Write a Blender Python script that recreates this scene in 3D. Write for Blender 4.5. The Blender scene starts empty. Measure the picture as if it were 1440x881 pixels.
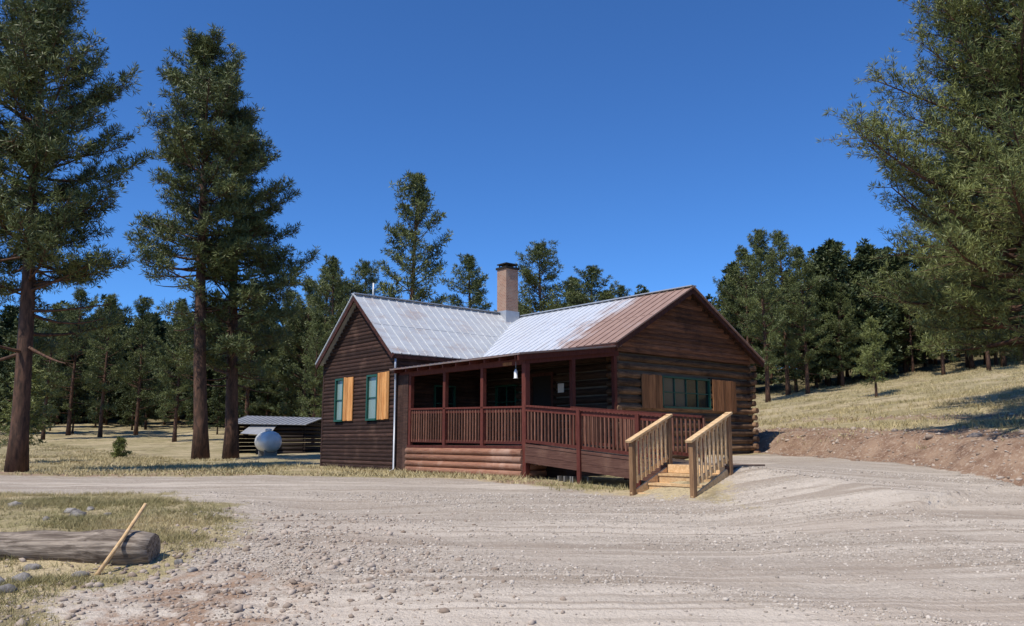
import bpy, math, random
import numpy as np
from mathutils import Vector, Matrix
R=math.radians
scene=bpy.context.scene
rng=np.random.default_rng(7); random.seed(7)
F=1130.0; SP=math.sin(R(9.1)); CP=math.cos(R(9.1))

# ------------------------------------------------------------------ materials
def newmat(name):
    m=bpy.data.materials.new(name); m.use_nodes=True
    nt=m.node_tree; nt.nodes.clear()
    o=nt.nodes.new('ShaderNodeOutputMaterial'); b=nt.nodes.new('ShaderNodeBsdfPrincipled')
    nt.links.new(b.outputs[0],o.inputs[0])
    return m,nt,b,o
def N(nt,t,**k):
    n=nt.nodes.new(t)
    for a,v in k.items(): setattr(n,a,v)
    return n
def mixc(nt,fac,a,b,mode='MIX'):
    n=N(nt,'ShaderNodeMix',data_type='RGBA',blend_type=mode)
    for s,v in ((0,fac),(6,a),(7,b)):
        if isinstance(v,bpy.types.NodeSocket): nt.links.new(v,n.inputs[s])
        elif s==0: n.inputs[0].default_value=v
        else: n.inputs[s].default_value=(*v,1)
    return n.outputs[2]
def noise(nt,vec,scale,detail=4,rough=.55,dist=0):
    n=N(nt,'ShaderNodeTexNoise'); n.inputs['Scale'].default_value=scale; n.inputs['Detail'].default_value=detail
    n.inputs['Roughness'].default_value=rough; n.inputs['Distortion'].default_value=dist
    if vec is not None: nt.links.new(vec,n.inputs['Vector'])
    return n.outputs['Fac']
def ramp(nt,fac,a,b):
    n=N(nt,'ShaderNodeMapRange',interpolation_type='SMOOTHSTEP'); nt.links.new(fac,n.inputs[0])
    n.inputs[1].default_value=a; n.inputs[2].default_value=b
    return n.outputs[0]
def math2(nt,op,a,b):
    n=N(nt,'ShaderNodeMath',operation=op)
    for i,v in enumerate((a,b)):
        if isinstance(v,bpy.types.NodeSocket): nt.links.new(v,n.inputs[i])
        else: n.inputs[i].default_value=v
    return n.outputs[0]
def coords(nt,scale=(1,1,1),rot=(0,0,0),kind='Object'):
    t=N(nt,'ShaderNodeTexCoord'); m=N(nt,'ShaderNodeMapping'); nt.links.new(t.outputs[kind],m.inputs[0])
    m.inputs['Scale'].default_value=scale; m.inputs['Rotation'].default_value=rot
    return m.outputs[0]
def bump(nt,b,h,strength,dist=.02):
    n=N(nt,'ShaderNodeBump'); n.inputs['Strength'].default_value=strength; n.inputs['Distance'].default_value=dist
    nt.links.new(h,n.inputs['Height']); nt.links.new(n.outputs[0],b.inputs['Normal'])
def wood(name,c1,c2,sc=(1.5,1.5,25),rough=.75,isl=.45,bs=.5,weather=None):
    m,nt,b,o=newmat(name)
    f=noise(nt,coords(nt,sc),1.6,5,.65,.4)
    c=mixc(nt,ramp(nt,f,.3,.7),c1,c2)
    if weather:
        w=noise(nt,coords(nt,(1,1,1)),1.3,5,.6)
        c=mixc(nt,ramp(nt,w,.5,.72),c,weather)
    g=N(nt,'ShaderNodeNewGeometry')
    mr=N(nt,'ShaderNodeMapRange'); nt.links.new(g.outputs['Random Per Island'],mr.inputs[0])
    mr.inputs[3].default_value=1-isl; mr.inputs[4].default_value=1+isl
    h=N(nt,'ShaderNodeHueSaturation'); nt.links.new(mr.outputs[0],h.inputs['Value']); nt.links.new(c,h.inputs['Color'])
    nt.links.new(h.outputs[0],b.inputs['Base Color']); b.inputs['Roughness'].default_value=rough
    b.inputs['Specular IOR Level'].default_value=.2
    bump(nt,b,f,bs,.015)
    return m
def plain(name,c,rough=.6,metal=0,var=.15,sc=6,bs=.1):
    m,nt,b,o=newmat(name)
    f=noise(nt,coords(nt),sc,4,.6)
    c2=tuple(min(1,x*(1+var)) for x in c); c1=tuple(x*(1-var) for x in c)
    nt.links.new(mixc(nt,f,c1,c2),b.inputs['Base Color']); b.inputs['Roughness'].default_value=rough; b.inputs['Metallic'].default_value=metal
    bump(nt,b,f,bs,.01)
    return m
M={}
M['dark']=wood('dark_stained_siding',(.024,.013,.010),(.064,.033,.024),isl=.35,weather=(.088,.05,.036))
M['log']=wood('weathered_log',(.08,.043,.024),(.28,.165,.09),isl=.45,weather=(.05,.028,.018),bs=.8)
M['plog']=wood('porch_wall_log_shaded',(.028,.018,.013),(.09,.054,.035),isl=.4)  # wall logs darkened, porch shade painted into the colour
M['gab']=wood('gable_boards',(.08,.034,.018),(.20,.092,.05),isl=.4,weather=(.055,.027,.017))
M['skirt']=wood('skirt_log_stain',(.20,.086,.052),(.33,.165,.10),isl=.18,rough=.6,weather=(.39,.235,.165))
M['red']=wood('red_brown_paint',(.076,.019,.013),(.12,.034,.024),sc=(15,15,3),isl=.2,rough=.7,bs=.15)
M['trim']=wood('dark_brown_trim',(.035,.014,.011),(.08,.032,.024),sc=(6,6,6),isl=.2,rough=.7,bs=.2)
M['bal']=wood('baluster_stain',(.11,.046,.03),(.19,.09,.058),sc=(20,20,3),isl=.35)
M['str']=wood('ramp_board',(.07,.031,.022),(.125,.062,.044),isl=.3,weather=(.15,.08,.055))
M['deck']=wood('deck_boards',(.16,.11,.08),(.26,.19,.14),isl=.2)
M['new']=wood('new_lumber',(.48,.30,.14),(.68,.47,.26),sc=(10,10,10),isl=.18,bs=.1)
M['post']=wood('treated_post',(.15,.08,.04),(.26,.15,.075),sc=(20,20,2),isl=.2,bs=.15)
M['shut']=wood('shutter_pine',(.36,.14,.04),(.58,.30,.11),sc=(14,14,1.2),isl=.35,bs=.2)
M['shutd']=wood('shutter_pine_shaded',(.16,.07,.03),(.30,.14,.06),sc=(14,14,1.2),isl=.35,bs=.2)  # darker copy of the shutter pine, grazing-light shade painted in
M['chink']=plain('chinking',(.14,.115,.09),.9,0,.4,3)
M['black']=plain('dark_interior',(.012,.010,.009),.9)
M['green']=plain('green_window_paint',(.012,.075,.048),.45)
M['glassd']=plain('dark_glass',(.010,.013,.013),.06)
M['glassp']=plain('pale_teal_pane',(.20,.28,.27),.15)  # pale teal stands for reflected sky and curtain, painted into the pane
M['glassc']=plain('window_with_curtain',(.045,.052,.05),.12)
M['white']=plain('white_paint',(.7,.7,.68),.5)
M['galv']=plain('galvanised',(.42,.44,.47),.4,.3)
M['block']=plain('old_concrete',(.20,.185,.165),.9,0,.25,12)
M['tank']=plain('tank_paint',(.58,.58,.56),.35,.1,.2,3)
def brickmat():
    m,nt,b,o=newmat('chimney_brick')
    t=N(nt,'ShaderNodeTexBrick'); t.inputs['Scale'].default_value=4.5
    t.inputs['Color1'].default_value=(.35,.18,.115,1); t.inputs['Color2'].default_value=(.25,.125,.08,1); t.inputs['Mortar'].default_value=(.38,.31,.25,1)
    t.inputs['Mortar Size'].default_value=.025
    g=N(nt,'ShaderNodeTexCoord'); s=N(nt,'ShaderNodeSeparateXYZ'); c=N(nt,'ShaderNodeCombineXYZ'); nt.links.new(g.outputs['Object'],s.inputs[0])
    nt.links.new(math2(nt,'ADD',s.outputs[0],s.outputs[1]),c.inputs[0]); nt.links.new(s.outputs[2],c.inputs[1]); nt.links.new(c.outputs[0],t.inputs['Vector'])
    f=noise(nt,coords(nt),4,5)
    nt.links.new(mixc(nt,math2(nt,'MULTIPLY',ramp(nt,f,.4,.75),.7),t.outputs['Color'],(.38,.27,.20)),b.inputs['Base Color']); b.inputs['Roughness'].default_value=.9
    bump(nt,b,t.outputs['Fac'],-.4,.02)
    return m
M['chim']=brickmat()
def roofmat(name,rx0,rx1,amount,soft=.3,base=((.42,.44,.47),(.70,.71,.72))):
    m,nt,b,o=newmat(name)
    t=N(nt,'ShaderNodeTexCoord'); s=N(nt,'ShaderNodeSeparateXYZ'); nt.links.new(t.outputs['Object'],s.inputs[0])
    grad=ramp(nt,s.outputs[0],rx0,rx1)
    f=noise(nt,coords(nt,(1,1,1)),.9,6,.7,.3)
    fs=noise(nt,coords(nt,(5,.45,.45)),1.4,5,.65)
    mask=math2(nt,'ADD',math2(nt,'MULTIPLY',grad,.36),math2(nt,'ADD',math2(nt,'MULTIPLY',f,.6),math2(nt,'MULTIPLY',fs,.4)))
    rust=math2(nt,'MULTIPLY',ramp(nt,mask,amount,amount+soft),.9)
    rc=mixc(nt,noise(nt,coords(nt),4,5),(.19,.085,.05),(.38,.23,.165))
    gc=mixc(nt,noise(nt,coords(nt,(3,1,1)),1.6,6,.7),*base)
    nt.links.new(mixc(nt,rust,gc,rc),b.inputs['Base Color'])
    nt.links.new(math2(nt,'ADD',math2(nt,'MULTIPLY',rust,.35),.42),b.inputs['Roughness'])
    b.inputs['Metallic'].default_value=.2
    bump(nt,b,f,.25,.03)
    return m
M['roofA']=roofmat('metal_roof_wing',-30,30,.63,.32,((.38,.40,.42),(.66,.67,.67)))
M['roofB']=roofmat('metal_roof_main',.8,4.4,.54,.26,((.46,.48,.52),(.76,.78,.81)))
M['rust']=roofmat('rusty_metal',-99,-98,.90,.25,((.22,.22,.23),(.42,.42,.42)))
M['roofP']=roofmat('metal_roof_porch',-99,-98,.7,.3,((.20,.20,.21),(.33,.33,.34)))

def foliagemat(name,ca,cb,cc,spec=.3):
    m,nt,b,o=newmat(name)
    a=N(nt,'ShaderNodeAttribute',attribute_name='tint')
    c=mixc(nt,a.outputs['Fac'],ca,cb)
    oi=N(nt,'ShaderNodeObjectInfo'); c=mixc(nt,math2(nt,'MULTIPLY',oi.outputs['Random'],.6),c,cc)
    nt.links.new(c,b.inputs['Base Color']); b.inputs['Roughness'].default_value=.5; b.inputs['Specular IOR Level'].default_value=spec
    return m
M['needle']=foliagemat('pine_needles',(.030,.047,.018),(.18,.20,.062),(.09,.110,.036))  # lighter tint end is painted as sunlit tips and clumps
M['needlef']=foliagemat('pine_needles_light_green',(.05,.070,.022),(.27,.28,.085),(.14,.165,.048))  # lighter green needles for foreground pine, young pines and shrub
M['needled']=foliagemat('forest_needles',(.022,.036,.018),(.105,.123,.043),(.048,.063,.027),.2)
M['grass']=foliagemat('dry_grass',(.19,.18,.065),(.56,.45,.25),(.42,.34,.18),.1)
M['bark']=wood('ponderosa_bark',(.035,.022,.016),(.13,.068,.043),sc=(6,6,1.6),isl=.1,bs=1)

def groundmat():
    m,nt,b,o=newmat('ground_surface')
    def at(n): return N(nt,'ShaderNodeAttribute',attribute_name=n).outputs['Fac']
    ga=at('gravel');ba=at('bank');fa=at('forest')
    P=coords(nt)
    n1=noise(nt,P,.35,4,.65); n2=noise(nt,P,2.2,5,.65); n3=noise(nt,P,14,3,.7); n4=noise(nt,P,60,2,.7)
    g=mixc(nt,ramp(nt,n2,.35,.7),(.40,.325,.185),(.26,.225,.105))
    g=mixc(nt,ramp(nt,n1,.42,.62),g,(.48,.385,.23))
    g=mixc(nt,math2(nt,'MULTIPLY',ramp(nt,noise(nt,P,.8,5,.7),.50,.66),.75),g,(.20,.16,.09))
    g=mixc(nt,ramp(nt,n3,.5,.72),g,(.22,.17,.11))
    g=mixc(nt,fa,g,(.07,.062,.032))
    v=N(nt,'ShaderNodeTexVoronoi'); v.inputs['Scale'].default_value=42; nt.links.new(P,v.inputs['Vector'])
    sv=N(nt,'ShaderNodeSeparateColor'); nt.links.new(v.outputs['Color'],sv.inputs[0])
    r=mixc(nt,sv.outputs[0],(.29,.24,.19),(.53,.455,.375))
    r=mixc(nt,math2(nt,'MULTIPLY',ramp(nt,n4,.3,.7),.6),r,(.42,.355,.285))
    r=mixc(nt,math2(nt,'MULTIPLY',ramp(nt,n2,.5,.75),.4),r,(.31,.25,.195))
    st=noise(nt,coords(nt,(.06,1.0,1),(0,0,R(30))),1.3,5,.6,.9)
    r=mixc(nt,math2(nt,'MULTIPLY',ramp(nt,st,.48,.62),.7),r,(.58,.50,.41))
    st2=noise(nt,coords(nt,(.06,2.0,1),(0,0,R(27))),1.7,5,.65,.9)
    r=mixc(nt,math2(nt,'MULTIPLY',ramp(nt,st2,.49,.66),.75),r,(.30,.24,.185))
    r=mixc(nt,math2(nt,'MULTIPLY',ramp(nt,n1,.48,.7),.45),r,(.36,.285,.22))
    k=mixc(nt,ramp(nt,n2,.3,.7),(.20,.12,.08),(.34,.23,.155))
    k=mixc(nt,ramp(nt,n3,.5,.7),k,(.42,.32,.24))
    gm=ramp(nt,math2(nt,'ADD',ga,math2(nt,'MULTIPLY',math2(nt,'SUBTRACT',math2(nt,'ADD',math2(nt,'MULTIPLY',n2,.6),math2(nt,'MULTIPLY',n3,.4)),.5),2.6)),.3,.7)
    bm=ramp(nt,math2(nt,'ADD',ba,math2(nt,'MULTIPLY',math2(nt,'SUBTRACT',n2,.5),1.4)),.4,.65)
    c=mixc(nt,gm,g,r); c=mixc(nt,bm,c,k)
    nt.links.new(c,b.inputs['Base Color']); b.inputs['Roughness'].default_value=.95; b.inputs['Specular IOR Level'].default_value=.1
    hh=math2(nt,'ADD',math2(nt,'MULTIPLY',n3,.9),math2(nt,'MULTIPLY',sv.outputs[0],.35))
    bump(nt,b,hh,1.0,.04)
    return m
M['ground']=groundmat()
def stonemat(name,a,b_):
    m,nt,b,o=newmat(name)
    g=N(nt,'ShaderNodeNewGeometry')
    c=mixc(nt,g.outputs['Random Per Island'],a,b_)
    nt.links.new(c,b.inputs['Base Color']); b.inputs['Roughness'].default_value=.95
    return m
M['stone']=stonemat('gravel_stone',(.26,.215,.17),(.57,.495,.41))
M['rock']=wood('field_rock',(.10,.09,.08),(.26,.235,.21),sc=(5,5,5),isl=.3,bs=1)
M['clod']=stonemat('dirt_clod',(.22,.16,.115),(.46,.375,.30))

# ------------------------------------------------------------------ mesh tools
def link(ob,parent=None):
    scene.collection.objects.link(ob)
    if parent is not None: ob.parent=parent
    return ob
def empty(name,mat=None):
    e=bpy.data.objects.new(name,None); e.empty_display_size=.2; link(e)
    if mat is not None: e.matrix_world=mat
    return e
class B:
    def __init__(s): s.v=[]; s.f=[]; s.sm=[]
    def add(s,vs,fs,smooth=False):
        o=len(s.v); s.v+= [tuple(v) for v in vs]; s.f+=[tuple(i+o for i in f) for f in fs]; s.sm+=[smooth]*len(fs)
    def box(s,x0,x1,y0,y1,z0,z1):
        s.add([(x0,y0,z0),(x1,y0,z0),(x1,y1,z0),(x0,y1,z0),(x0,y0,z1),(x1,y0,z1),(x1,y1,z1),(x0,y1,z1)],
              [(0,3,2,1),(4,5,6,7),(0,1,5,4),(1,2,6,5),(2,3,7,6),(3,0,4,7)])
    def beam(s,p0,p1,w,h,up=(0,0,1)):
        p0=Vector(p0);p1=Vector(p1);d=(p1-p0).normalized();u=Vector(up);sd=d.cross(u).normalized();u=sd.cross(d).normalized()
        vs=[]
        for p in (p0,p1):
            for a,b in ((-1,-1),(1,-1),(1,1),(-1,1)): vs.append(p+sd*a*w/2+u*b*h/2)
        s.add(vs,[(0,1,2,3),(7,6,5,4),(0,4,5,1),(1,5,6,2),(2,6,7,3),(3,7,4,0)])
    def tube(s,pts,rads,n=10,cap=True,wob=0):
        vs=[]
        for i,p in enumerate(pts):
            p=Vector(p);a=Vector(pts[max(0,i-1)]);b=Vector(pts[min(len(pts)-1,i+1)]);d=(b-a).normalized()
            ref=Vector((0,0,1)) if abs(d.z)<.9 else Vector((1,0,0))
            x=d.cross(ref).normalized();y=d.cross(x)
            for k in range(n):
                t=2*math.pi*k/n; r=rads[i]*(1+wob*random.uniform(-1,1)); vs.append(p+(x*math.cos(t)+y*math.sin(t))*r)
        fs=[]
        for i in range(len(pts)-1):
            for k in range(n): fs.append((i*n+k,i*n+(k+1)%n,(i+1)*n+(k+1)%n,(i+1)*n+k))
        o=len(s.v); s.add(vs,fs,True)
        if cap:
            s.f.append(tuple(o+k for k in range(n))[::-1]); s.f.append(tuple(o+(len(pts)-1)*n+k for k in range(n))); s.sm+=[False,False]
    def prism(s,prof,fn,a0,a1):
        n=len(prof); vs=[fn(a0,*p) for p in prof]+[fn(a1,*p) for p in prof]
        fs=[(i,(i+1)%n,(i+1)%n+n,i+n) for i in range(n)]+[tuple(range(n))[::-1],tuple(range(n,2*n))]
        s.add(vs,fs)
    def slab(s,a,b,c,d,t):
        a,b,c,d=map(Vector,(a,b,c,d)); n=(b-a).cross(d-a).normalized()*t
        if n.z<0:n=-n
        vs=[a,b,c,d]+[p-n for p in (a,b,c,d)]
        s.add(vs,[(0,1,2,3),(7,6,5,4),(0,4,5,1),(1,5,6,2),(2,6,7,3),(3,7,4,0)])
    def obj(s,name,mat,parent=None):
        me=bpy.data.meshes.new(name); me.from_pydata(s.v,[],s.f); me.materials.append(mat)
        me.polygons.foreach_set('use_smooth',s.sm); me.update()
        import bmesh
        bm=bmesh.new(); bm.from_mesh(me); bmesh.ops.recalc_face_normals(bm,faces=bm.faces); bm.to_mesh(me); bm.free()
        return link(bpy.data.objects.new(name,me),parent)
def trimesh(name,v,f,mats,matidx=None,tint=None,smooth=None):
    me=bpy.data.meshes.new(name); v=np.asarray(v,dtype=np.float32); f=np.asarray(f,dtype=np.int32)
    k=f.shape[1]
    me.vertices.add(len(v)); me.vertices.foreach_set('co',v.ravel())
    me.loops.add(f.size); me.loops.foreach_set('vertex_index',f.ravel())
    me.polygons.add(len(f)); me.polygons.foreach_set('loop_start',np.arange(0,f.size,k,dtype=np.int32))
    try: me.polygons.foreach_set('loop_total',np.full(len(f),k,dtype=np.int32))
    except Exception: pass
    for m in mats: me.materials.append(m)
    if matidx is not None: me.polygons.foreach_set('material_index',np.asarray(matidx,dtype=np.int32))
    me.update(calc_edges=True)
    if smooth is not None: me.polygons.foreach_set('use_smooth',np.asarray(smooth,dtype=bool))
    if tint is not None:
        a=me.attributes.new('tint','FLOAT','POINT'); a.data.foreach_set('value',np.asarray(tint,dtype=np.float32))
    me.validate()
    return me

# ------------------------------------------------------------------ terrain
def vn(x,y,s=0.):
    x=np.asarray(x,float);y=np.asarray(y,float);xi=np.floor(x);yi=np.floor(y);fx=x-xi;fy=y-yi
    fx=fx*fx*(3-2*fx);fy=fy*fy*(3-2*fy)
    def hs(a,b):
        q=np.sin(a*127.1+b*311.7+s*17.3)*43758.5453; return q-np.floor(q)
    return (hs(xi,yi)*(1-fx)+hs(xi+1,yi)*fx)*(1-fy)+(hs(xi,yi+1)*(1-fx)+hs(xi+1,yi+1)*fx)*fy-.5
def ss(t): t=np.clip(t,0,1); return t*t*(3-2*t)
YA=[-2000,-50,0,6,9,12,16,19,25,30,36,45,60,90,115,150,200,300,600,2500]
ZA=[-6,-2.4,-1.75,-1.6,-1.42,-1.24,-1.0,-.87,-.86,-.8,-.74,-.7,-.05,1.7,3.6,9.,17.5,27,40,60]
YB=[-2000,-50,0,6,9,12,14,16,18,22,30,45,60,2500]
ZB=[-6,-2.4,-1.75,-1.6,-1.38,-1.10,-.90,-.70,-.54,-.43,-.32,-.1,.6,60]
def loc(X,Y):
    return (X+2.9)*.6508-(Y-23.2)*.7593,(X+2.9)*.7593+(Y-23.2)*.6508
def hill_d(X,Y): return X-(7.7+(27-Y)*np.where(Y>27,.186,.15))
def H(X,Y,fine=True):
    X=np.asarray(X,float);Y=np.asarray(Y,float)
    a=np.interp(Y,YA,ZA); b=np.interp(Y,YB,ZB); w=ss((X-2.9)/3.0)*(Y<60)
    w=np.where(Y>45,w*(60-np.clip(Y,45,60))/15,w)
    z=a*(1-w)+b*w
    d=hill_d(X,Y)+vn(X*.5,Y*.5,3)*.8
    hl=.48*ss(d/1.2)+np.where(d>0,.137*np.minimum(d,80)+.03*np.maximum(d-80,0),0)
    hl=hl*ss((Y+60)/40)
    fade=np.where(Y>100,np.clip(1-(Y-100)/80,0,1),1)
    z=z+hl*fade
    s,v=loc(X,Y)
    if fine:
        out=1-ss((9-np.hypot(s-2,v-4))/3)
        z=z+vn(X*.35,Y*.35,1)*.12*out*(1+np.clip((np.hypot(X,Y)-30)/20,0,5))
        z=z+vn(X*2.3,Y*2.3,2)*.03+vn(X*6,Y*6,5)*.014
        # long shallow wheel ruts
        q=(-X*.5+Y*-.866); p=(X*.866-Y*.5); z=z+vn(q*1.5,p*.12,19)*.05*(Y<19)
        bk=np.exp(-((d-.8)**2)/1.2); z=z+bk*(vn(X*1.7,Y*1.7,21)*.22+vn(X*4,Y*4,22)*.10)*(Y<60)
        e=np.exp(-((X+3.0-.6*(Y<9))**2)/1.6)*ss((12-Y)/3)*ss((Y-4)/2); z=z+e*(.03+vn(X*3.2,Y*3.2,6)*.10)
        isl=ss((-3.6-X)/1.5)*ss((16-Y)/2)*ss((Y-6)/2); z=z+isl*(.05+vn(X*1.1,Y*1.1,16)*.12+vn(X*4,Y*4,17)*.05)
    dd=np.hypot(np.maximum(0,9.9-s)*1.2,np.maximum(0,.45-v)); pad=-.475-.33*dd-np.maximum(0,s-11)*.12
    k=.06; p2=k*np.logaddexp(z/k,pad/k)
    z=np.where((s<14)&(s>5)&(v<6)&(v>-4),p2,z)
    return z
def grav(X,Y):
    s,v=loc(X,Y)
    bx=np.interp(Y,[4,7.5,8.3,9.7,12.2,14,16.0,16.6],[-3.6,-4.2,-3.8,-3.5,-4.0,-5.0,-7,-40])+vn(X*.8,Y*1.1,12)*1.1+vn(X*2.6,Y*2.6,13)*.5
    g=ss((X-bx)/1.6+.5)
    far=ss((20.6+np.clip(X+8,-30,8)*-.12-Y)/2.2+.5)
    front=ss((-1.1-v)/1.2+.5)
    g1=g*far*front
    pad=ss((X-3.2)/1.2)*ss((28-Y)/2)*ss((s-5.2)/.8)
    g2=np.maximum(g1,pad*1.0)
    g2=g2*(1-ss((hill_d(X,Y)+.2)/.7))
    return g2
def bank(X,Y):
    d=hill_d(X,Y); b1=1.15*ss((d+.5)/.7)*(1-ss((d-1.5)/1.4))*ss((60-Y)/20)
    b2=.60*np.exp(-((X+3.0)**2)/2.0)*ss((12.0-Y)/4)
    s,v=loc(X,Y); b3=.62*np.exp(-((s-5.5)**2)/6)*np.exp(-((v+.6)**2)/.8)
    b4=.62*np.exp(-((d-4.5-vn(X*.1,Y*.1,3)*6)**2)/1.2)*ss((40-Y)/10)
    b5=.55*np.exp(-((Y-21.5)**2)/2.)*(X<-5)
    return np.maximum(np.maximum(np.maximum(b1,b2),np.maximum(b3,b4)),b5)
def forest(X,Y):
    dd=hill_d(X,Y)
    return np.maximum(ss((Y-88+vn(X*.05,Y*.05,7)*30)/16),ss((Y-62)/12)*ss((dd-8)/10)*.8)
def axis(lo,hi,step,far,g=1.06):
    a=list(np.arange(lo,hi+1e-6,step)); st=step;x=hi
    while x<far: st*=g; x+=st; a.append(x)
    st=step;x=lo;l=[]
    while x>-far: st*=g; x-=st; l.append(x)
    return np.array(l[::-1]+a)
xs=axis(-12,12,.16,2200);ys=axis(5,28,.16,2200)
GX,GY=np.meshgrid(xs,ys); Z=H(GX,GY)
V=np.stack([GX.ravel(),GY.ravel(),Z.ravel()],1); nx,ny=len(xs),len(ys)
i=np.arange(nx*ny).reshape(ny,nx); Fq=np.stack([i[:-1,:-1].ravel(),i[:-1,1:].ravel(),i[1:,1:].ravel(),i[1:,:-1].ravel()],1)
me=trimesh('ground',V,Fq,[M['ground']],smooth=np.ones(len(Fq)))
for nm,fn in (('gravel',grav),('bank',bank),('forest',forest)):
    a=me.attributes.new(nm,'FLOAT','POINT'); a.data.foreach_set('value',fn(GX,GY).ravel().astype(np.float32))
link(bpy.data.objects.new('ground',me))

# ------------------------------------------------------------------ stones
def stones(name,X,Y,S,mat,parent=None,seed=1,sub=False,sink=.1,jag=.25):
    r=np.random.default_rng(seed); n=len(X)
    import bmesh
    bm=bmesh.new(); bmesh.ops.create_icosphere(bm,subdivisions=2 if sub else 1,radius=1)
    bv=np.array([v.co[:] for v in bm.verts]); bf=np.array([[v.index for v in f.verts] for f in bm.faces]); bm.free()
    k=len(bv)
    sc=S[:,None,None]*r.uniform(.55,1.25,(n,1,3))*np.array([1,1,.7])
    vs=bv[None]*(1+r.uniform(-jag,jag,(n,k,1)))*sc
    t=r.uniform(0,6.28,n); c,s=np.cos(t)[:,None],np.sin(t)[:,None]
    x=vs[:,:,0]*c-vs[:,:,1]*s; y=vs[:,:,0]*s+vs[:,:,1]*c
    vs=np.stack([x+X[:,None],y+Y[:,None],vs[:,:,2]+(H(X,Y)+S*sink)[:,None]],2).reshape(-1,3)
    fs=(bf[None]+(np.arange(n)*k)[:,None,None]).reshape(-1,3)
    m=trimesh(name,vs,fs,[mat]); return link(bpy.data.objects.new(name,m),parent)
def scatter(n,x0,x1,y0,y1,fn,seed,pw=1.):
    r=np.random.default_rng(seed); X=r.uniform(x0,x1,n*5);Y=y0+(y1-y0)*r.uniform(0,1,n*5)**pw
    k=r.uniform(0,1,n*5)<fn(X,Y); return X[k][:n],Y[k][:n]
X,Y=scatter(26000,-7,10,5.8,16,lambda x,y:grav(x,y)*(np.abs(x)<y*.75+1)*(.08+.92*ss(vn((-x*.5-y*.866)*1.5,(x*.866-y*.5)*.12,19)*3+.5)),11,1.5)
S=np.random.default_rng(2).gamma(1.7,.0040,len(X))+.005
stones('gravel',X,Y,np.minimum(S,.032),M['stone'])
X,Y=scatter(4600,-6.5,1.0,5.8,13.5,lambda x,y:np.exp(-((x+2.8)**2)/3.0)*(1-.6*ss((y-8.5)/4)),12,1.2)
S=np.random.default_rng(3).gamma(1.3,.009,len(X))+.006
stones('dirt_clods',X,Y,np.minimum(S,.06),M['clod'],seed=4,jag=.35)
X,Y=scatter(2200,5,20,8,34,lambda x,y:ss(bank(x,y)*1.2),13)
S=np.random.default_rng(5).gamma(1.5,.013,len(X))+.01
stones('bank_stones',X,Y,np.minimum(S,.11),M['clod'],seed=5,jag=.35)

def pix(px,Yd,py=None):
    X=(px-720)*Yd*CP/F
    if py is None: return X
    q=(440.5-py)/F; return X,Yd*(q*CP+SP)/(CP-q*SP)
for k,(px,Yd,s) in enumerate([(12,8.4,.14),(50,8.5,.10),(62,9.2,.12),(128,9.0,.09),(118,12.6,.16),(135,13.4,.12),(160,12.9,.09),(282,9.1,.07),(30,13.8,.10),(75,12.0,.08),(5,9.0,.10),(28,8.0,.09),(108,13.0,.12),(262,9.5,.06),(225,8.6,.05)]):
    stones('field_rock',np.array([pix(px,Yd)]),np.array([Yd]),np.array([s]),M['rock'],seed=20+k,sink=.1,sub=True,jag=.16)

# ------------------------------------------------------------------ grass
def grass(name,X,Y,hh,w,nb,seed,green=0.,spread=.08):
    r=np.random.default_rng(seed); n=len(X); Zg=H(X,Y)
    a=r.uniform(0,6.28,(n,nb)); rad=r.uniform(0,spread,(n,nb)); b=np.stack([X[:,None]+np.cos(a)*rad,Y[:,None]+np.sin(a)*rad,np.repeat(Zg[:,None],nb,1)-.01],2)
    hgt=hh*r.uniform(.4,1.2,(n,nb))*r.uniform(.5,1.2,(n,1)); lean=r.normal(0,.6,(n,nb,2))*hgt[...,None]
    tip=b+np.concatenate([lean,hgt[...,None]],2); t2=r.uniform(0,6.28,(n,nb)); sd=np.stack([np.cos(t2),np.sin(t2),t2*0],2)*w
    vs=np.stack([b-sd,b+sd,tip],2).reshape(-1,3); fs=np.arange(n*nb*3).reshape(-1,3)
    ti=np.clip(r.uniform(.35,1,(n,1,1))*.8+r.uniform(0,.4,(n,nb,1))-green*ss(vn(X*.6,Y*.6,8)*2.5+.4)[:,None,None],0,1)
    ti=np.repeat(ti,3,2).ravel()
    return link(bpy.data.objects.new(name,trimesh(name,vs,fs,[M['grass']],tint=ti)))
gr=lambda x,y:(1-ss(grav(x,y)*1.5))*(1-.7*np.minimum(bank(x,y),1))
X,Y=scatter(14000,-14,-2.5,6.5,17,lambda x,y:gr(x,y)*(x>-.75*y-1)*(.10+.9*ss(vn(x*1.3,y*1.3,4)*3+.5)),21)
grass('meadow_grass',X,Y,.085,.004,8,31,.6)
X,Y=scatter(14000,-45,2,19,75,lambda x,y:gr(x,y)*(x>-.72*y-2)*(loc(x,y)[1]<-.15)*(.2+.8*ss(vn(x*.5,y*.5,4)*3+.5)),22,1.5)
grass('field_grass',X,Y,.12,.014,6,32,.25,.15)
X,Y=scatter(1200,-6,3,15,27,lambda x,y:np.exp(-((loc(x,y)[1]+.55)**2)/.25)*(loc(x,y)[0]<8.5)*(loc(x,y)[0]>-6),24,1.)
grass('weeds',X,Y,.14,.008,6,34,.5,.10)
X,Y=scatter(20000,5,60,9,75,lambda x,y:gr(x,y)*(hill_d(x,y)>.7)*(x<.75*y+3)*(.15+.85*ss(vn(x*.5,y*.5,14)*3+.5)),23,1.2)
grass('hillside_grass',X,Y,.16,.012,6,33,.2,.15)

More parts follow.
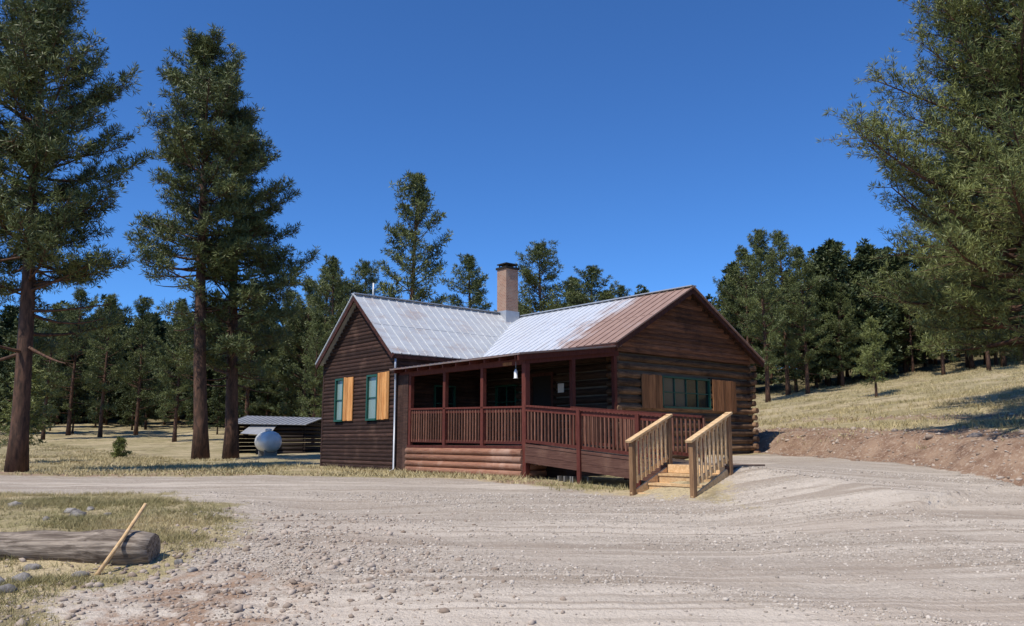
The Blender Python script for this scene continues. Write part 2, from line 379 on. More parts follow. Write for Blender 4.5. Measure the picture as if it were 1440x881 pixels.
# ------------------------------------------------------------------ trees
def pine_mesh(name,seed,Ht,c0,Lmax,tr,nbr,bl,bw,nb,lod,lean=(0,0),fol='needle',prof=None,low=0,step=.22,droop=0.,lowlim=.55,gap=.25,upb=0.):
    r=np.random.default_rng(seed); rs=random.Random(seed); random.seed(seed)
    bb=B()
    nS=12; ph=rs.uniform(0,6)
    def tp(t): return Vector((lean[0]*t+.15*math.sin(t*5+ph)*t*Ht/16,lean[1]*t+.15*math.cos(t*4+ph)*t*Ht/16,t*Ht))
    def trd(t): return tr*(1-t)**.8*(1+.35*max(0,1-t*18))+.02
    ns={0:12,1:8,2:5}[lod]
    bb.tube([tp(k/nS)-Vector((0,0,.3 if k==0 else 0)) for k in range(nS+1)],[trd(k/nS) for k in range(nS+1)],ns,True,.06)
    C=[];A=[];T=[]
    if prof is None: prof=lambda u:(1-u)**.50*(.62+.38*min(1,u/.35))+.06
    az=rs.uniform(0,6)
    sect=[[rs.uniform(.55,1.2) for _ in range(6)] for _ in range(8)]
    for i in range(nbr+low):
        az+=2.4+rs.uniform(-.6,.6); az_=az
        if i<nbr:
            u=((i+rs.random())/nbr)**.95; t=c0+(1-c0)*u*.985
            sc=sect[int(u*7.99)][int((az_/6.2832%1)*5.99)]
            if sc<.55+gap*.8 and rs.random()<.7 and u<.9: continue
            L=Lmax*prof(u)*rs.uniform(.6,1.1)*sc
        else: t=c0*rs.uniform(lowlim,1.0); u=0; L=Lmax*rs.uniform(.35,.8)
        el=(-.20-droop+.90*u)+rs.uniform(-.35,.35)+upb*(1-u)
        p0=tp(t); dh=Vector((math.cos(az_),math.sin(az_),0)); sd=Vector((-dh.y,dh.x,0)); bend=rs.uniform(-.3,.3); up=rs.uniform(.1,.5)
        def bp(f): return p0+dh*(L*f*math.cos(el))+sd*(bend*L*f*f)+Vector((0,0,L*(math.sin(el)*f+up*f*f)))
        K=5 if lod<2 else 3
        if lod<2 or i%2==0:
            br=max(.012,.020*L**.9*(1.3-u*.6))*(1 if lod<2 else 1.2)
            bb.tube([bp(k/K) for k in range(K+1)],[br*(1-.8*k/K) for k in range(K+1)],4 if lod<2 else 3,False)
        if i>=nbr and rs.random()<.5: continue
        f=(.40+.15*rs.random()) if L>1.3 else .2
        mass=rs.uniform(.9,1.25); base_t=rs.uniform(0,.45)
        while f<=1.02:
            for sgn in (-1,1,0):
                tl=min(.30*L*(1.15-.6*f),.8)*rs.uniform(.5,1.2)+.16
                if sgn==0: tl*=.85
                c=bp(f); fw=(bp(min(1,f+.05))-bp(f-.05)).normalized()
                td=(sd*(sgn*rs.uniform(.5,1)+rs.uniform(-.3,.3))+fw*rs.uniform(.3,1.1)+Vector((0,0,rs.uniform(-.3,.5) if sgn else rs.uniform(.5,1.3)))).normalized()
                e=c+td*tl
                if lod==0 : bb.tube([c,e],[.010,.005],3,False)
                n=max(2,int(tl/step*mass)+1)
                for k in range(n):
                    g=(k+.9)/n; q=c+td*tl*g
                    C.append((q.x+rs.uniform(-.07,.07),q.y+rs.uniform(-.07,.07),q.z+rs.uniform(-.06,.09)));A.append((td.x,td.y,td.z+.35));T.append(base_t+rs.uniform(0,.6)*(.3+.7*g))  # tint rises towards twig tips, painting them sunlit
            f+=step*1.05/max(L,.5)
    for k in range(16):
        q=tp(1-.05*k/2*1.0); C.append((q.x,q.y,q.z));A.append((rs.uniform(-.7,.7),rs.uniform(-.7,.7),1));T.append(.4)
    C=np.array(C);A=np.array(A);T=np.array(T);n=len(C)
    d=r.normal(size=(n,nb,3)); d/=np.linalg.norm(d,axis=2,keepdims=True); d=d+A[:,None]*.5+np.array([0,0,.12]); d/=np.linalg.norm(d,axis=2,keepdims=True)
    ln=bl*r.uniform(.65,1.2,(n,nb,1)); o=r.normal(size=(n,nb,3)); sdv=np.cross(d,o); sdv/=np.linalg.norm(sdv,axis=2,keepdims=True)
    c=C[:,None]+d*ln*.05; m_=c+d*ln*.5
    vs=np.stack([c,m_+sdv*bw,c+d*ln*.95,m_-sdv*bw],2)
    vs=vs.reshape(-1,3); k=n*nb
    q=np.arange(k*4).reshape(-1,4)
    fol_t=np.concatenate([q[:,[0,1,2]],q[:,[0,2,3]]])
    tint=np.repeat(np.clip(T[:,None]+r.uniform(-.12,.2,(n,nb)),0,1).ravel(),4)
    tv=np.array([tuple(v) for v in bb.v]); tf=[]
    for f_ in bb.f:
        for j in range(1,len(f_)-1): tf.append((f_[0],f_[j],f_[j+1]))
    tf=np.array(tf)
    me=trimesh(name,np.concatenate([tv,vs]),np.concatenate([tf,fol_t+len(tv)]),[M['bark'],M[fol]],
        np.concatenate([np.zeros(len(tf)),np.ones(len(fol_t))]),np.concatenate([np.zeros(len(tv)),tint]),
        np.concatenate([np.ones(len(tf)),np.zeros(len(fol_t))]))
    me['H']=Ht; print(name,'tufts',n,'tris',len(fol_t))
    return me
def put(me,name,X,Y,h,rot=0,parent=None,wide=1.):
    ob=bpy.data.objects.new(name,me); s=h/me['H']; ob.scale=(s*wide,s*wide,s); ob.location=(X,Y,float(H(X,Y))-.05); ob.rotation_euler=(0,0,rot)
    return link(ob,parent)
def place(me,name,px,Yd,top,rot=0,parent=None,wide=1.):
    X,Zt=pix(px,Yd,top); return put(me,name,X,Yd,Zt-float(H(X,Yd)),rot,parent,wide)
near1=pine_mesh('pine_near_a',3,14,.36,3.1,.22,185,.23,.013,13,0,lean=(-.35,0),low=8,step=.20,gap=.12)
near2=pine_mesh('pine_near_b',5,18.5,.42,3.3,.28,185,.28,.017,12,0,lean=(-1.1,0),low=10,step=.24,lowlim=.65,gap=.2)
near3=pine_mesh('pine_near_c',9,15.5,.26,3.4,.28,165,.28,.017,12,0,lean=(-.5,0),low=8,step=.24,droop=.1,gap=.2)
fgr=pine_mesh('pine_foreground',15,15,.14,4.5,.28,290,.20,.010,13,0,fol='needlef',low=0,step=.20,prof=lambda u:(1-u)**.45*(.85+.15*min(1,u/.2)),gap=.05,upb=.05)
mids=[pine_mesh('pine_mid_%d'%k,40+k,17,(.22,.30,.26,.18)[k],(3.5,3.3,3.8,3.6)[k],.22,115,.36,.028,9,1,step=.32,low=4) for k in range(4)]
fars=[pine_mesh('pine_far_%d'%k,60+k,15,(.08,.14,.18,.06)[k],(3.3,3.1,3.0,3.5)[k],.17,70,.60,.095,6,2,fol='needled',step=.6,gap=.12) for k in range(4)]
small=pine_mesh('pine_small',80,6,.22,1.8,.09,50,.24,.02,10,1,fol='needlef',step=.25,gap=.1)
place(near1,'pine_tree',27,22.5,2,.0)
place(near2,'pine_tree',284,34,58,0)
place(near3,'pine_tree',326,36,160,0)
place(fgr,'pine_tree',1500,18.0,-150,2.2)
place(fgr,'pine_tree',1462,25.5,60,4.4,None,.95)
place(small,'pine_tree',1237,44,452,0)
place(small,'pine_tree',32,30,520,1.2,None,1.3)
for k,(px,Yd,top,w) in enumerate([(577,60,248,.95),(660,78,362,1.1),(762,62,347,1.1),(838,72,378,1.3),(808,80,392,1.1),(462,62,365,.9),(508,85,372,.9),(880,95,405,1.2),
      (1083,60,326,.95),(1112,66,330,1.0),(1058,70,352,1.0),(1140,63,352,1.0),(1168,72,362,1.0),(1218,74,395,1.0),(1292,70,378,1.0),(1335,64,360,1.0),(1400,58,330,1.0),(1262,82,400,1.),
      (425,70,395,.9),(245,60,425,1.0),(190,72,420,1.),(140,66,418,1.),(95,70,410,1.),(440,58,440,.9),(400,75,410,1.),(60,62,430,1.),(345,66,400,1.),(1190,66,400,1.),(1310,76,385,1.),(1370,70,370,1.),(482,66,400,1.),(450,80,380,1.)]):
    place(mids[k%4],'pine_tree',px,Yd,top,k*1.7,None,w)
fo=empty('distant_forest')
rr=random.Random(5)
for k in range(760):
    Yd=90+116*rr.random()**1.2; px=rr.uniform(-300,930); X=pix(px,Yd)
    hmax=14 if Yd<140 else 12.5
    put(fars[k%4],'forest_pine',X,Yd,rr.uniform(.6,1)*hmax,rr.uniform(0,6),fo,rr.uniform(1.0,1.5))
for k in range(230):
    Yd=rr.uniform(64,130); px=rr.uniform(1030,1850); X=pix(px,Yd)
    put(fars[k%4],'forest_pine',X,Yd,rr.uniform(7,14),rr.uniform(0,6),fo,rr.uniform(1.0,1.4))
for k in range(30):
    Yd=rr.uniform(70,90); px=rr.uniform(-200,500); X=pix(px,Yd)
    put(fars[k%4],'forest_pine',X,Yd,rr.uniform(4,12),rr.uniform(0,6),fo,1.15)

# ------------------------------------------------------------------ cabin
U=Vector((.6508,-.7593,0)); W=Vector((.7593,.6508,0))
MW=Matrix(((U.x,W.x,0,-2.9),(U.y,W.y,0,23.2),(0,0,1,0),(0,0,0,1)))
cab=empty('log_cabin',MW)
def siding(b,plane,const,a0,a1,z0,z1,h,out,bulge,holes=(),limit=None,jit=0,ns=3,gap=0.):
    z=z0
    while z<z1-.02:
        hi=min(z+h,z1); lo=z; zm=(lo+hi)/2; A0,A1=a0,a1
        if limit: 
            A0,A1=limit(hi); A0=max(A0,a0);A1=min(A1,a1)
            if A1-A0<.1: break
        segs=[(A0-random.uniform(0,jit),A1+random.uniform(0,jit))]
        for (h0,h1,hz0,hz1) in holes:
            if zm>hz0 and zm<hz1:
                n=[]
                for s0,s1 in segs:
                    if h0<s1 and h1>s0:
                        if h0>s0:n.append((s0,h0))
                        if h1<s1:n.append((h1,s1))
                    else:n.append((s0,s1))
                segs=n
        bj=bulge*random.uniform(.8,1.2); l2=lo+gap*random.uniform(.6,1.3)
        prof=[(-.05,l2),(0,l2)]+[(bj*math.sin(math.pi*(.12+.76*k/ns)),l2+(hi-l2)*(.04+.92*k/ns)) for k in range(ns+1)]+[(0,hi-.003),(-.05,hi-.003)]
        for s0,s1 in segs:
            if plane=='x': fn=lambda a,o,zz:(a,const+out*o,zz)
            else: fn=lambda a,o,zz:(const+out*o,a,zz)
            b.prism(prof,fn,s0,s1)
        z=hi
RX=-3.03
wA=B(); hA=[(-4.42,-3.86,.65,2.03),(-2.40,-1.78,.65,2.03)]
siding(wA,'x',0,-5.3,-.75,-1.05,4.6,.118,-1,.03,hA,limit=lambda z:(RX-(4.60-z)/.87,RX+(4.60-z)/.87) if z>2.6 else (-9,9),ns=3)
siding(wA,'y',-.75,.0,3.4,-1.05,2.6,.118,1,.03,[(1.3,2.1,.6,1.7)])
siding(wA,'y',-5.3,0,9.7,-1.05,2.6,.118,-1,.03)
wA.box(-5.34,-5.25,-.035,.05,-1.05,2.6); wA.box(-.80,-.712,-.036,.05,-1.05,2.55)
wA.obj('wing_wall_siding',M['dark'],cab)
bk=B(); bk.box(-5.27,-.78,.06,6.5,-1.1,2.55)
bk.add([(-5.2,.06,2.5),(-.86,.06,2.5),(RX,.06,4.5),(-5.2,6.5,2.5),(-.86,6.5,2.5),(RX,6.5,4.5)],[(0,1,2),(5,4,3),(0,3,4,1),(1,4,5,2),(2,5,3,0)])
bk.obj('wing_core',M['black'],cab)
RY=6.58
g=B(); hG=[(5.27,7.61,.93,1.88)]
siding(g,'y',4.8,3.4,9.76,-1.0,2.42,.225,1,.075,hG,jit=.12,ns=6,gap=.04)
g.obj('gable_log_wall',M['log'],cab)
g=B(); siding(g,'y',4.86,3.42,9.74,2.44,4.5,.15,1,.02,limit=lambda z:(RY-(4.50-z)/.56,RY+(4.50-z)/.56) if z>2.75 else (0,99),ns=2)
g.obj('gable_boards',M['gab'],cab)
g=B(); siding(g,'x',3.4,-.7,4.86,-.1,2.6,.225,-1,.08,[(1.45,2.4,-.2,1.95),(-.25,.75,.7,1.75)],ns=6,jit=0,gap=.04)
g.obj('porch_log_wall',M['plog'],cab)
g=B(); g.box(-5.2,4.76,3.45,9.7,-1.0,2.55)
g.add([(4.78,3.5,2.5),(4.78,9.7,2.5),(4.78,RY,4.4),(-5,3.5,2.5),(-5,9.7,2.5),(-5,RY,4.4)],[(0,1,2),(5,4,3),(0,3,4,1),(1,4,5,2),(2,5,3,0)])
g.obj('main_wall_core',M['chink'],cab)
g=B()
for k in range(15):
    z=-.95+k*.225+.13
    g.tube([(4.5,9.83,z),(4.93+random.uniform(0,.1),9.83,z)],[.095,.09],10)
    if z>0: g.tube([(4.6,3.33,z-.1),(4.95+random.uniform(-.05,.06),3.33,z-.1)],[.09,.085],10)
g.obj('corner_log_ends',M['log'],cab)
def roofslab(p00,p10,p11,p01,mat,name,rib=.30,ribh=.035):
    b=B(); b.slab(p00,p10,p11,p01,.03)
    a,bb_,c,d=map(Vector,(p00,p10,p11,p01)); n=(bb_-a).cross(d-a).normalized(); n=n if n.z>0 else -n
    L=(bb_-a).length; k=int(L/rib)
    for i_ in range(k+1):
        f=i_/k; s_=a.lerp(bb_,f)+n*.004; e=d.lerp(c,f)+n*.004; b.beam(s_,e,.045,ribh,n)
    m0=a.lerp(d,.48)+n*.004; m1=bb_.lerp(c,.48)+n*.004; b.beam(m0,m1,.03,.012,n)
    return b.obj(name,mat,cab)
eA=4.67-.87*2.40
roofslab((RX+2.40,-.27,eA),(RX+2.40,6.6,eA),(RX,6.6,4.67),(RX,-.27,4.67),M['roofA'],'wing_roof_right')
roofslab((RX-2.42,-.27,eA),(RX-2.42,9.9,eA),(RX,9.9,4.67),(RX,-.27,4.67),M['roofA'],'wing_roof_left')
eM=4.58-.56*3.46
roofslab((RX,RY-3.46,eM),(5.12,RY-3.46,eM),(5.12,RY,4.58),(RX,RY,4.58),M['roofB'],'main_roof_front')
roofslab((-5.4,RY+3.62,eM-.09),(5.12,RY+3.62,eM-.09),(5.12,RY,4.58),(-5.4,RY,4.58),M['roofB'],'main_roof_back')
cp=B(); cp.beam((RX,-.29,4.69),(RX,6.7,4.69),.22,.03); cp.beam((RX+.3,RY,4.605),(5.14,RY,4.605),.24,.03)
cp.obj('ridge_caps',M['galv'],cab)
zp=lambda y:2.10+.128*(y+.27)
roofslab((-.70,-.30,zp(-.30)),(5.07,-.30,zp(-.30)),(5.07,3.35,zp(3.35)),(-.70,3.35,zp(3.35)),M['roofP'],'porch_roof',rib=.2,ribh=.03)
t=B()
x=-.55
while x<5.0:
    t.beam((x,-.24,zp(-.24)-.085),(x,3.38,zp(3.38)-.085),.05,.10); x+=.6
t.beam((5.0,-.28,zp(-.28)-.10),(5.0,3.15,zp(3.15)-.10),.04,.13)
t.beam((4.9,.0,zp(0)-.20),(4.9,3.38,zp(3.38)-.20),.10,.13)
t.beam((-.72,.06,zp(.06)-.205),(4.96,.06,zp(.06)-.205),.10,.14)
t.obj('porch_rafters_and_beams',M['red'],cab)
t=B()
def rake(x0,y0,z0,x1,y1,z1,w=.045,h=.15): t.beam((x0,y0,z0-h*.5),(x1,y1,z1-h*.5),w,h)
rake(RX,-.245,4.63,RX+2.40,-.245,eA-.03); rake(RX-2.42,-.243,eA-.03,RX,-.243,4.63)
rake(5.085,RY-3.46,eM-.03,5.085,RY,4.54); rake(5.083,RY,4.54,5.083,RY+3.62,eM-.12)
t.beam((RX+2.38,-.25,eA-.09),(RX+2.38,3.0,eA-.09),.03,.11)
t.beam((-.70,3.14,eM-.09),(5.06,3.14,eM-.09),.04,.10)
t.obj('rake_and_eave_trim',M['trim'],cab)
so=B(); so.slab((4.86,RY-3.44,eM-.06),(5.06,RY-3.44,eM-.06),(5.06,RY,4.49),(4.86,RY,4.49),.02); so.slab((4.86,RY+3.6,eM-.15),(5.06,RY+3.6,eM-.15),(5.06,RY,4.49),(4.86,RY,4.49),.02)
so.obj('soffits',M['dark'],cab)
def win(plane,const,out,a0,a1,z0,z1,nm,pane,mull=1,bars=1,e=.05):
    f=B();gl=B()
    def bx(b,p0,p1,q0,q1,o0,o1):
        lo,hi=sorted((const+out*o0,const+out*o1))
        if plane=='x': b.box(p0,p1,lo,hi,q0,q1)
        else: b.box(lo,hi,p0,p1,q0,q1)
    bx(f,a0-e,a0,z0-e,z1+e,-.04,.075);bx(f,a1,a1+e,z0-e,z1+e,-.04,.075);bx(f,a0,a1,z1,z1+e,-.04,.078);bx(f,a0-.03,a1+.03,z0-e,z0,-.04,.10)
    for k in range(1,mull+1):
        c=a0+(a1-a0)*k/(mull+1); bx(f,c-.014,c+.014,z0,z1,-.03,.035)
    for k in range(1,bars+1):
        c=z0+(z1-z0)*k/(bars+1); bx(f,a0,a1,c-.013,c+.013,-.03,.032)
    if isinstance(pane,tuple):
        c=(a0+a1)/2; g2=B(); bx(gl,a0,c,z0,z1,-.045,.0); bx(g2,c,a1,z0,z1,-.045,.0)
        gl.obj(nm+'_glass',pane[0],cab); g2.obj(nm+'_glass',pane[1],cab)
    else:
        bx(gl,a0,a1,z0,z1,-.045,.0); gl.obj(nm+'_glass',pane,cab)
    f.obj(nm+'_frame',M['green'],cab)
win('x',0,-1,-4.36,-3.92,.70,1.98,'wing_window',M['glassp'],0,1,.06)
win('x',0,-1,-2.35,-1.83,.70,1.98,'wing_window',M['glassp'],0,1,.06)
win('y',4.8,1,5.35,7.53,1.0,1.82,'gable_window',(M['glassc'],M['glassd']),3,1)
win('y',-.75,1,1.35,2.05,.66,1.66,'east_window',M['glassd'],0,1)
win('x',3.4,-1,-.2,.7,.75,1.70,'porch_window',M['glassd'],1,1)
def shutter(plane,const,out,a0,a1,z0,z1,mat,nm):
    b=B();n=max(3,int(round((a1-a0)/.14)))
    for k in range(n):
        p=a0+(a1-a0)*k/n; q=a0+(a1-a0)*(k+1)/n-.008; j=random.uniform(0,.006)
        lo,hi=sorted((const+out*.045,const+out*(.07+j)))
        if plane=='x': b.box(p,q,lo,hi,z0+random.uniform(-.01,.01),z1+random.uniform(-.01,.01))
        else: b.box(lo,hi,p,q,z0+random.uniform(-.01,.01),z1+random.uniform(-.01,.01))
    b.obj(nm,mat,cab)
shutter('x',0,-1,-3.84,-3.24,.66,2.05,M['shut'],'shutter'); shutter('x',0,-1,-1.75,-1.10,.66,2.08,M['shut'],'shutter')
shutter('y',4.84,1,4.36,5.25,.92,1.86,M['shutd'],'shutter'); shutter('y',4.84,1,7.65,8.85,.92,1.86,M['shutd'],'shutter')
d=B(); d.box(1.5,2.35,3.36,3.44,-.06,1.92); d.obj('door',M['black'],cab)
d=B(); d.box(1.42,1.5,3.30,3.44,-.06,2.0); d.box(2.35,2.43,3.30,3.44,-.06,2.0); d.box(1.42,2.43,3.295,3.44,1.925,2.02); d.obj('door_frame',M['trim'],cab)
d=B(); d.box(2.66,2.90,3.285,3.30,1.40,1.66); d.obj('notice_board',M['white'],cab)
d=B(); d.tube([(4.6,.0,1.76),(4.6,0,1.70),(4.6,0,1.55),(4.6,0,1.53)],[.02,.045,.045,.065],12); d.tube([(4.6,0,1.76),(4.6,0,1.95)],[.004,.004],4); d.obj('bird_feeder',M['white'],cab)
d=B(); d.box(4.1,4.45,.0,.008,1.87,1.95); d.obj('house_number_plate',M['shutd'],cab)
d=B(); d.tube([(-.66,-.14,2.42),(-.66,-.14,2.2),(-.70,-.10,2.0),(-.70,-.10,-.78),(-.66,-.25,-.84)],[.03]*5,8)
d.obj('downspout',M['galv'],cab)
d=B(); d.tube([(RX,.45,4.6),(RX,.45,5.12)],[.025,.025],8); d.obj('vent_pipe',M['white'],cab)
d=B(); d.box(-3.16,-2.64,5.8,6.38,4.0,6.32); d.obj('chimney',M['chim'],cab)
d=B(); d.box(-3.20,-2.60,5.76,6.42,6.32,6.40)
for a_,b_ in ((-3.12,5.85),(-2.7,5.85),(-3.12,6.3),(-2.7,6.3)): d.box(a_,a_+.04,b_,b_+.04,6.40,6.50)
d.box(-3.17,-2.63,5.79,6.39,6.50,6.54)
d.obj('chimney_cap',M['black'],cab)
d=B(); d.box(-3.19,-2.61,5.77,6.41,4.25,4.74); d.obj('chimney_flashing',M['galv'],cab)
z0f=-.10
d=B()
y=.0
while y<3.3:
    d.box(-.72,4.95,y+.0,y+.135,z0f-.04,z0f); y+=.142
d.obj('porch_deck',M['deck'],cab)
d=B()
zt=lambda x:.925-.019*x
posts=[-.08,1.6,3.25]
for x in posts: d.box(x-.055,x+.055,.005,.115,z0f,zp(.06)-.27)
d.box(4.83,4.97,-.01,.13,-.95,zp(.06)-.27)
d.box(4.845,4.955,1.60,1.71,z0f,zp(1.65)-.26); d.box(4.85,4.96,3.18,3.28,z0f,zp(3.2)-.26)
d.beam((-.1,.06,zt(-.1)),(4.83,.06,zt(4.83)),.11,.045)
d.beam((-.1,.06,zt(-.1)-.085),(4.83,.06,zt(4.83)-.085),.04,.09)
d.beam((-.1,.06,.03),(4.83,.06,-.02),.045,.08)
d.box(-.15,4.83,-.025,-.002,-.165,-.095)
d.obj('porch_posts_and_rails',M['red'],cab)
d=B(); x=.02
while x<4.8:
    if all(abs(x-p)>.08 for p in posts): d.box(x-.019,x+.019,.03,.068,.0,zt(x)-.03)
    x+=.118
d.obj('porch_balusters',M['bal'],cab)
d=B()
for k in range(5):
    z=-.255-k*.17; d.tube([(-.14,-.0,z),(1.5,.0,z+random.uniform(-.006,.006)),(3.2,.0,z+random.uniform(-.006,.006)),(4.86,.0,z-.005)],[.090]*4,14)
    d.tube([(4.86,.02,z+.01),(4.86,.7,z+.01)],[.085,.085],12)
d.obj('porch_skirt_logs',M['skirt'],cab)
d=B(); d.box(-.70,-.56,-.012,.05,-1.05,1.92); d.box(-.555,-.40,-.012,.05,-1.05,1.92); d.box(-.395,-.25,-.012,.05,-1.05,1.92); d.box(-.245,-.15,-.012,.05,-1.05,1.92)
d.box(-.6,4.8,.25,3.4,-1.0,-.16)  # dark fill block under the deck, stands in for the shade there
d.obj('porch_end_panel_and_dark_fill',M['dark'],cab)

# ramp
rp=empty('wooden_ramp',MW)
zf=lambda x: -.10-(min(x,9.2)-4.95)*.08
d=B(); x=5.0
while x<10.5:
    d.box(x,x+.132,.02,1.38,zf(x)-.04,zf(x)); x+=.138
d.obj('ramp_deck',M['deck'],rp)
d=B()
for yy in (-.02,1.42):
    d.beam((4.98,yy,zf(4.95)-.12),(9.2,yy,zf(9.2)-.12),.045,.19); d.beam((4.98,yy+.004,zf(4.95)-.305),(9.2,yy+.004,zf(9.2)-.305),.045,.17)
d.box(9.2,10.62,-.035,.01,-.80,-.445)
d.beam((4.98,-.03,zf(4.95)+.02),(9.1,-.03,zf(9.1)+.02),.03,.06)
d.obj('ramp_stringers',M['str'],rp)
d=B()
for x in (6.8,8.5): d.box(x-.05,x+.05,-.09,-.045,-1.05,zf(x)+.95)
for x in (5.2,6.8,8.95): d.box(x-.045,x+.045,1.45,1.54,-.9,zf(x)+.95)
d.beam((4.97,.0,zf(4.95)+.95),(9.13,.0,zf(9.13)+.95),.12,.045); d.beam((4.97,.0,zf(4.95)+.87),(9.13,.0,zf(9.13)+.87),.04,.09)
d.beam((4.97,.0,zf(4.95)+.12),(9.13,.0,zf(9.13)+.12),.04,.07)
d.beam((5.1,1.42,zf(4.95)+.95),(9.05,1.42,zf(9.05)+.95),.10,.045); d.beam((5.1,1.42,zf(4.95)+.12),(9.05,1.42,zf(9.05)+.12),.04,.07)
d.obj('ramp_rails',M['red'],rp)
d=B(); x=5.06
while x<9.1:
    d.box(x-.019,x+.019,-.019,.019,zf(x)+.10,zf(x)+.90)
    if x>5.2: d.box(x-.019,x+.019,1.40,1.438,zf(x)+.10,zf(x)+.93)
    x+=.118
d.obj('ramp_balusters',M['bal'],rp)
st=empty('wooden_staircase',MW)
d=B()
for x in (9.2,10.6):
    d.beam((x,.12,.535),(x,-1.16,-.0),.14,.04); d.beam((x,.02,.44),(x,-1.05,-.01),.04,.09)
    d.beam((x,.0,-.30),(x,-1.05,-.75),.04,.09)
    d.beam((x,.0,-.62),(x,-1.06,-1.07),.04,.26)
    yy=-.09
    while yy>-1.0:
        zc=.44+yy*.43; d.box(x-.019+.03,x+.019+.03,yy-.019,yy+.019,zc-.80,zc+.02); yy-=.125
for k in range(3):
    z=-.61-.17*k; y1=-.02-.31*k
    d.box(9.24,10.56,y1-.33,y1-.17,z-.04,z); d.box(9.24,10.56,y1-.165,y1,z-.04,z)
    d.box(9.25,10.55,y1-.31,y1-.285,z-.20,z-.045)
d.box(9.24,10.56,-.045,-.038,-.60,-.44)
d.obj('stair_treads_and_rails',M['new'],st)
d=B()
for x in (9.2,10.6):
    d.box(x-.045,x+.045,.012,.10,-1.1,.52); d.box(x-.045,x+.045,-1.10,-1.01,-1.25,.02)
d.obj('stair_newels',M['post'],st)
for k,(x,yy) in enumerate([(6.25,.0),(6.62,.1)]):
    b=B(); b.box(-.2,.2,-.1,.1,0,.04); b.box(-.2,-.17,-.1,.1,.04,.18);b.box(-.015,.015,-.1,.1,.04,.18);b.box(.17,.2,-.1,.1,.04,.18)
    o=b.obj('concrete_block',M['block']); p=MW@Vector((x,yy+.1,0)); o.location=(p.x,p.y,float(H(p.x,p.y))-.05); o.rotation_euler=(0,0,-.8+k*.3)

# ------------------------------------------------------------------ fallen log, stick
b=B(); zl=lambda x,y:float(H(x,y,False))
pts=[];rd=[]
for k in range(25):
    f=k/24; x=-8.2+4.05*f; y=9.75-.12*f; pts.append((x,y,zl(x,y)+.17+.02*math.sin(f*5))); rd.append(.185+.02*math.sin(f*9)+.012*math.sin(f*31)+(.015 if k>20 else 0)-(.03 if k==24 else 0))
b.tube(pts,rd,26,True,.045)
b.obj('fallen_log',wood('grey_dead_log',(.085,.062,.046),(.38,.31,.24),sc=(1.0,16,16),isl=.05,bs=1.,weather=(.06,.042,.032)))
x0,z0_=pix(150,9.1,806); x1,z1_=pix(211,9.75,709)
b=B(); zb=zl(x0,9.1)-.03; b.tube([(x0,9.1,zb),((x0+x1)/2+.01,9.43,(zb+z1_)/2),(x1,9.75,z1_)],[.024,.022,.02],8); b.obj('wooden_pole',M['new'])

# ------------------------------------------------------------------ propane tank and shed
tx=pix(377,40); e=empty('propane_tank',Matrix.Translation((tx,40,float(H(tx,40)))) @ Matrix.Rotation(R(-62),4,'Z'))
b=B(); prof=[(-1.25,.02),(-1.22,.2),(-1.12,.36),(-.95,.46),(-.8,.5),(.8,.5),(.95,.46),(1.12,.36),(1.22,.2),(1.25,.02)]
b.tube([(a_,0,.72) for a_,_ in prof],[r_ for _,r_ in prof],22); b.tube([(0,0,1.2),(0,0,1.33),(0,0,1.36)],[.16,.16,.05],14)
b.obj('tank_body',M['tank'],e)
b=B()
for a_ in (-.7,.7): b.box(a_-.06,a_+.06,-.3,.3,-.1,.32)
b.obj('tank_legs',M['block'],e)
sx=pix(395,47); e=empty('old_shed',Matrix.Translation((sx,47,float(H(sx,47))-.05))@Matrix.Rotation(R(-12),4,'Z'))
b=B()
for k in range(8):
    z=k*.22
    b.tube([(-2.1,1.6,z+.1),(2.1,1.6,z+.1)],[.1,.1],8); b.tube([(-2.1,-1.4,z+.1),(-2.1,1.6,z+.1)],[.1,.1],8); b.tube([(2.1,-1.4,z+.1),(2.1,1.6,z+.1)],[.1,.1],8)
    if k<7: b.tube([(-.6,-1.4,z+.1),(2.1,-1.4,z+.1)],[.1,.1],8)
b.box(-2.1,-1.9,-1.5,-1.3,0,1.7); b.box(-.7,-.5,-1.5,-1.3,0,1.7)
b.obj('shed_log_walls',wood('shed_old_logs',(.016,.011,.009),(.036,.024,.018),isl=.3),e)
b=B(); b.slab((-2.4,-1.8,1.72),(2.4,-1.8,1.62),(2.4,.4,2.05),(-2.4,.4,2.2),.03); b.slab((-2.4,2.1,1.75),(2.4,2.1,1.65),(2.4,.4,2.05),(-2.4,.4,2.2),.03)
x=-2.4
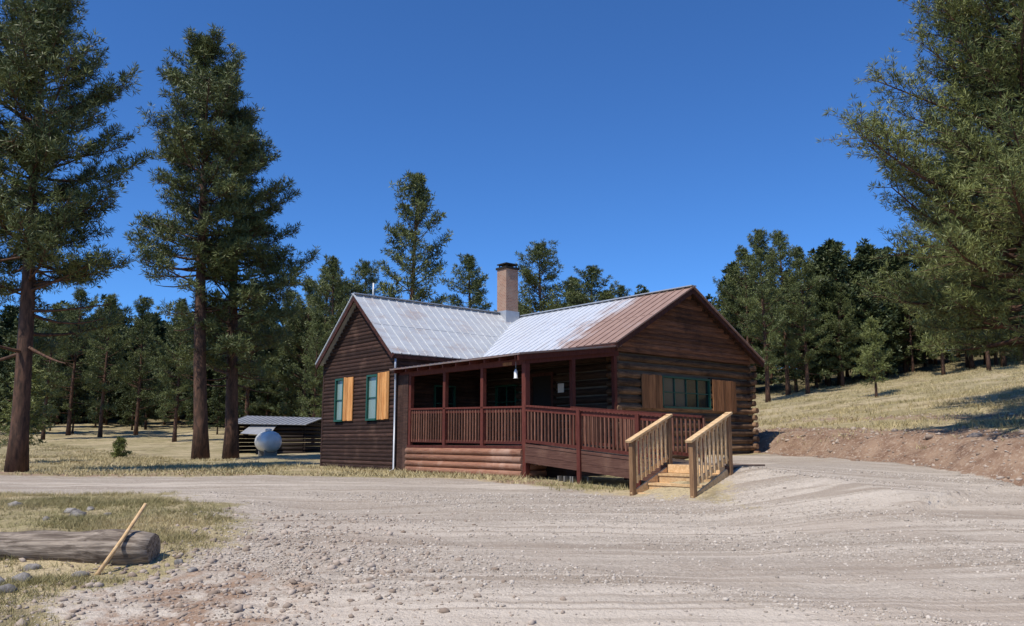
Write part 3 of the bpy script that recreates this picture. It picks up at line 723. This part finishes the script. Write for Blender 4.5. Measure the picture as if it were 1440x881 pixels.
while x<2.41:
    f=(x+2.4)/4.8; b.beam((x,-1.8,1.73-.10*f),(x,.4,2.21-.15*f),.05,.04); x+=.3
b.slab((-1.2,-2.4,1.15),(.6,-2.5,1.05),(.5,-1.5,1.6),(-1.1,-1.5,1.6),.03)
b.obj('shed_metal_roof',M['rust'],e)

shm=pine_mesh('shrub_mesh',91,1.2,.05,.55,.03,26,.16,.02,9,1,fol='needlef',step=.15)
put(shm,'green_shrub',pix(170,36),36,.8,0)

# ------------------------------------------------------------------ light, world, camera
EL=R(56); az=R(221)
sd=Vector((math.sin(az)*math.cos(EL),math.cos(az)*math.cos(EL),math.sin(EL)))
sl=bpy.data.lights.new('sun','SUN'); sl.energy=5.0; sl.angle=R(.5); sl.color=(1,.945,.85)
so_=link(bpy.data.objects.new('sun',sl)); so_.rotation_euler=sd.to_track_quat('Z','Y').to_euler()
w=bpy.data.worlds.new('World'); scene.world=w; w.use_nodes=True; nt=w.node_tree; nt.nodes.clear()
sk=nt.nodes.new('ShaderNodeTexSky'); sk.sky_type='NISHITA'; sk.sun_disc=False; sk.sun_elevation=EL; sk.sun_rotation=az
sk.altitude=2400; sk.air_density=1.0; sk.dust_density=.3; sk.ozone_density=2.5
mt=nt.nodes.new('ShaderNodeMix'); mt.data_type='RGBA'; mt.blend_type='MULTIPLY'; mt.inputs[0].default_value=1
nt.links.new(sk.outputs[0],mt.inputs[6]); mt.inputs[7].default_value=(.60,1.12,1.72,1)
bg=nt.nodes.new('ShaderNodeBackground'); bg.inputs[1].default_value=.10; ow=nt.nodes.new('ShaderNodeOutputWorld')
nt.links.new(mt.outputs[2],bg.inputs[0]); nt.links.new(bg.outputs[0],ow.inputs[0])
cam=bpy.data.cameras.new('camera'); cam.sensor_width=36; cam.lens=F/1440*36; cam.clip_end=6000; cam.clip_start=.05
co=link(bpy.data.objects.new('camera',cam)); co.location=(0,0,0); co.rotation_euler=(R(99.1),0,0); scene.camera=co
scene.view_settings.view_transform='Standard'; scene.view_settings.look='None'; scene.view_settings.exposure=0
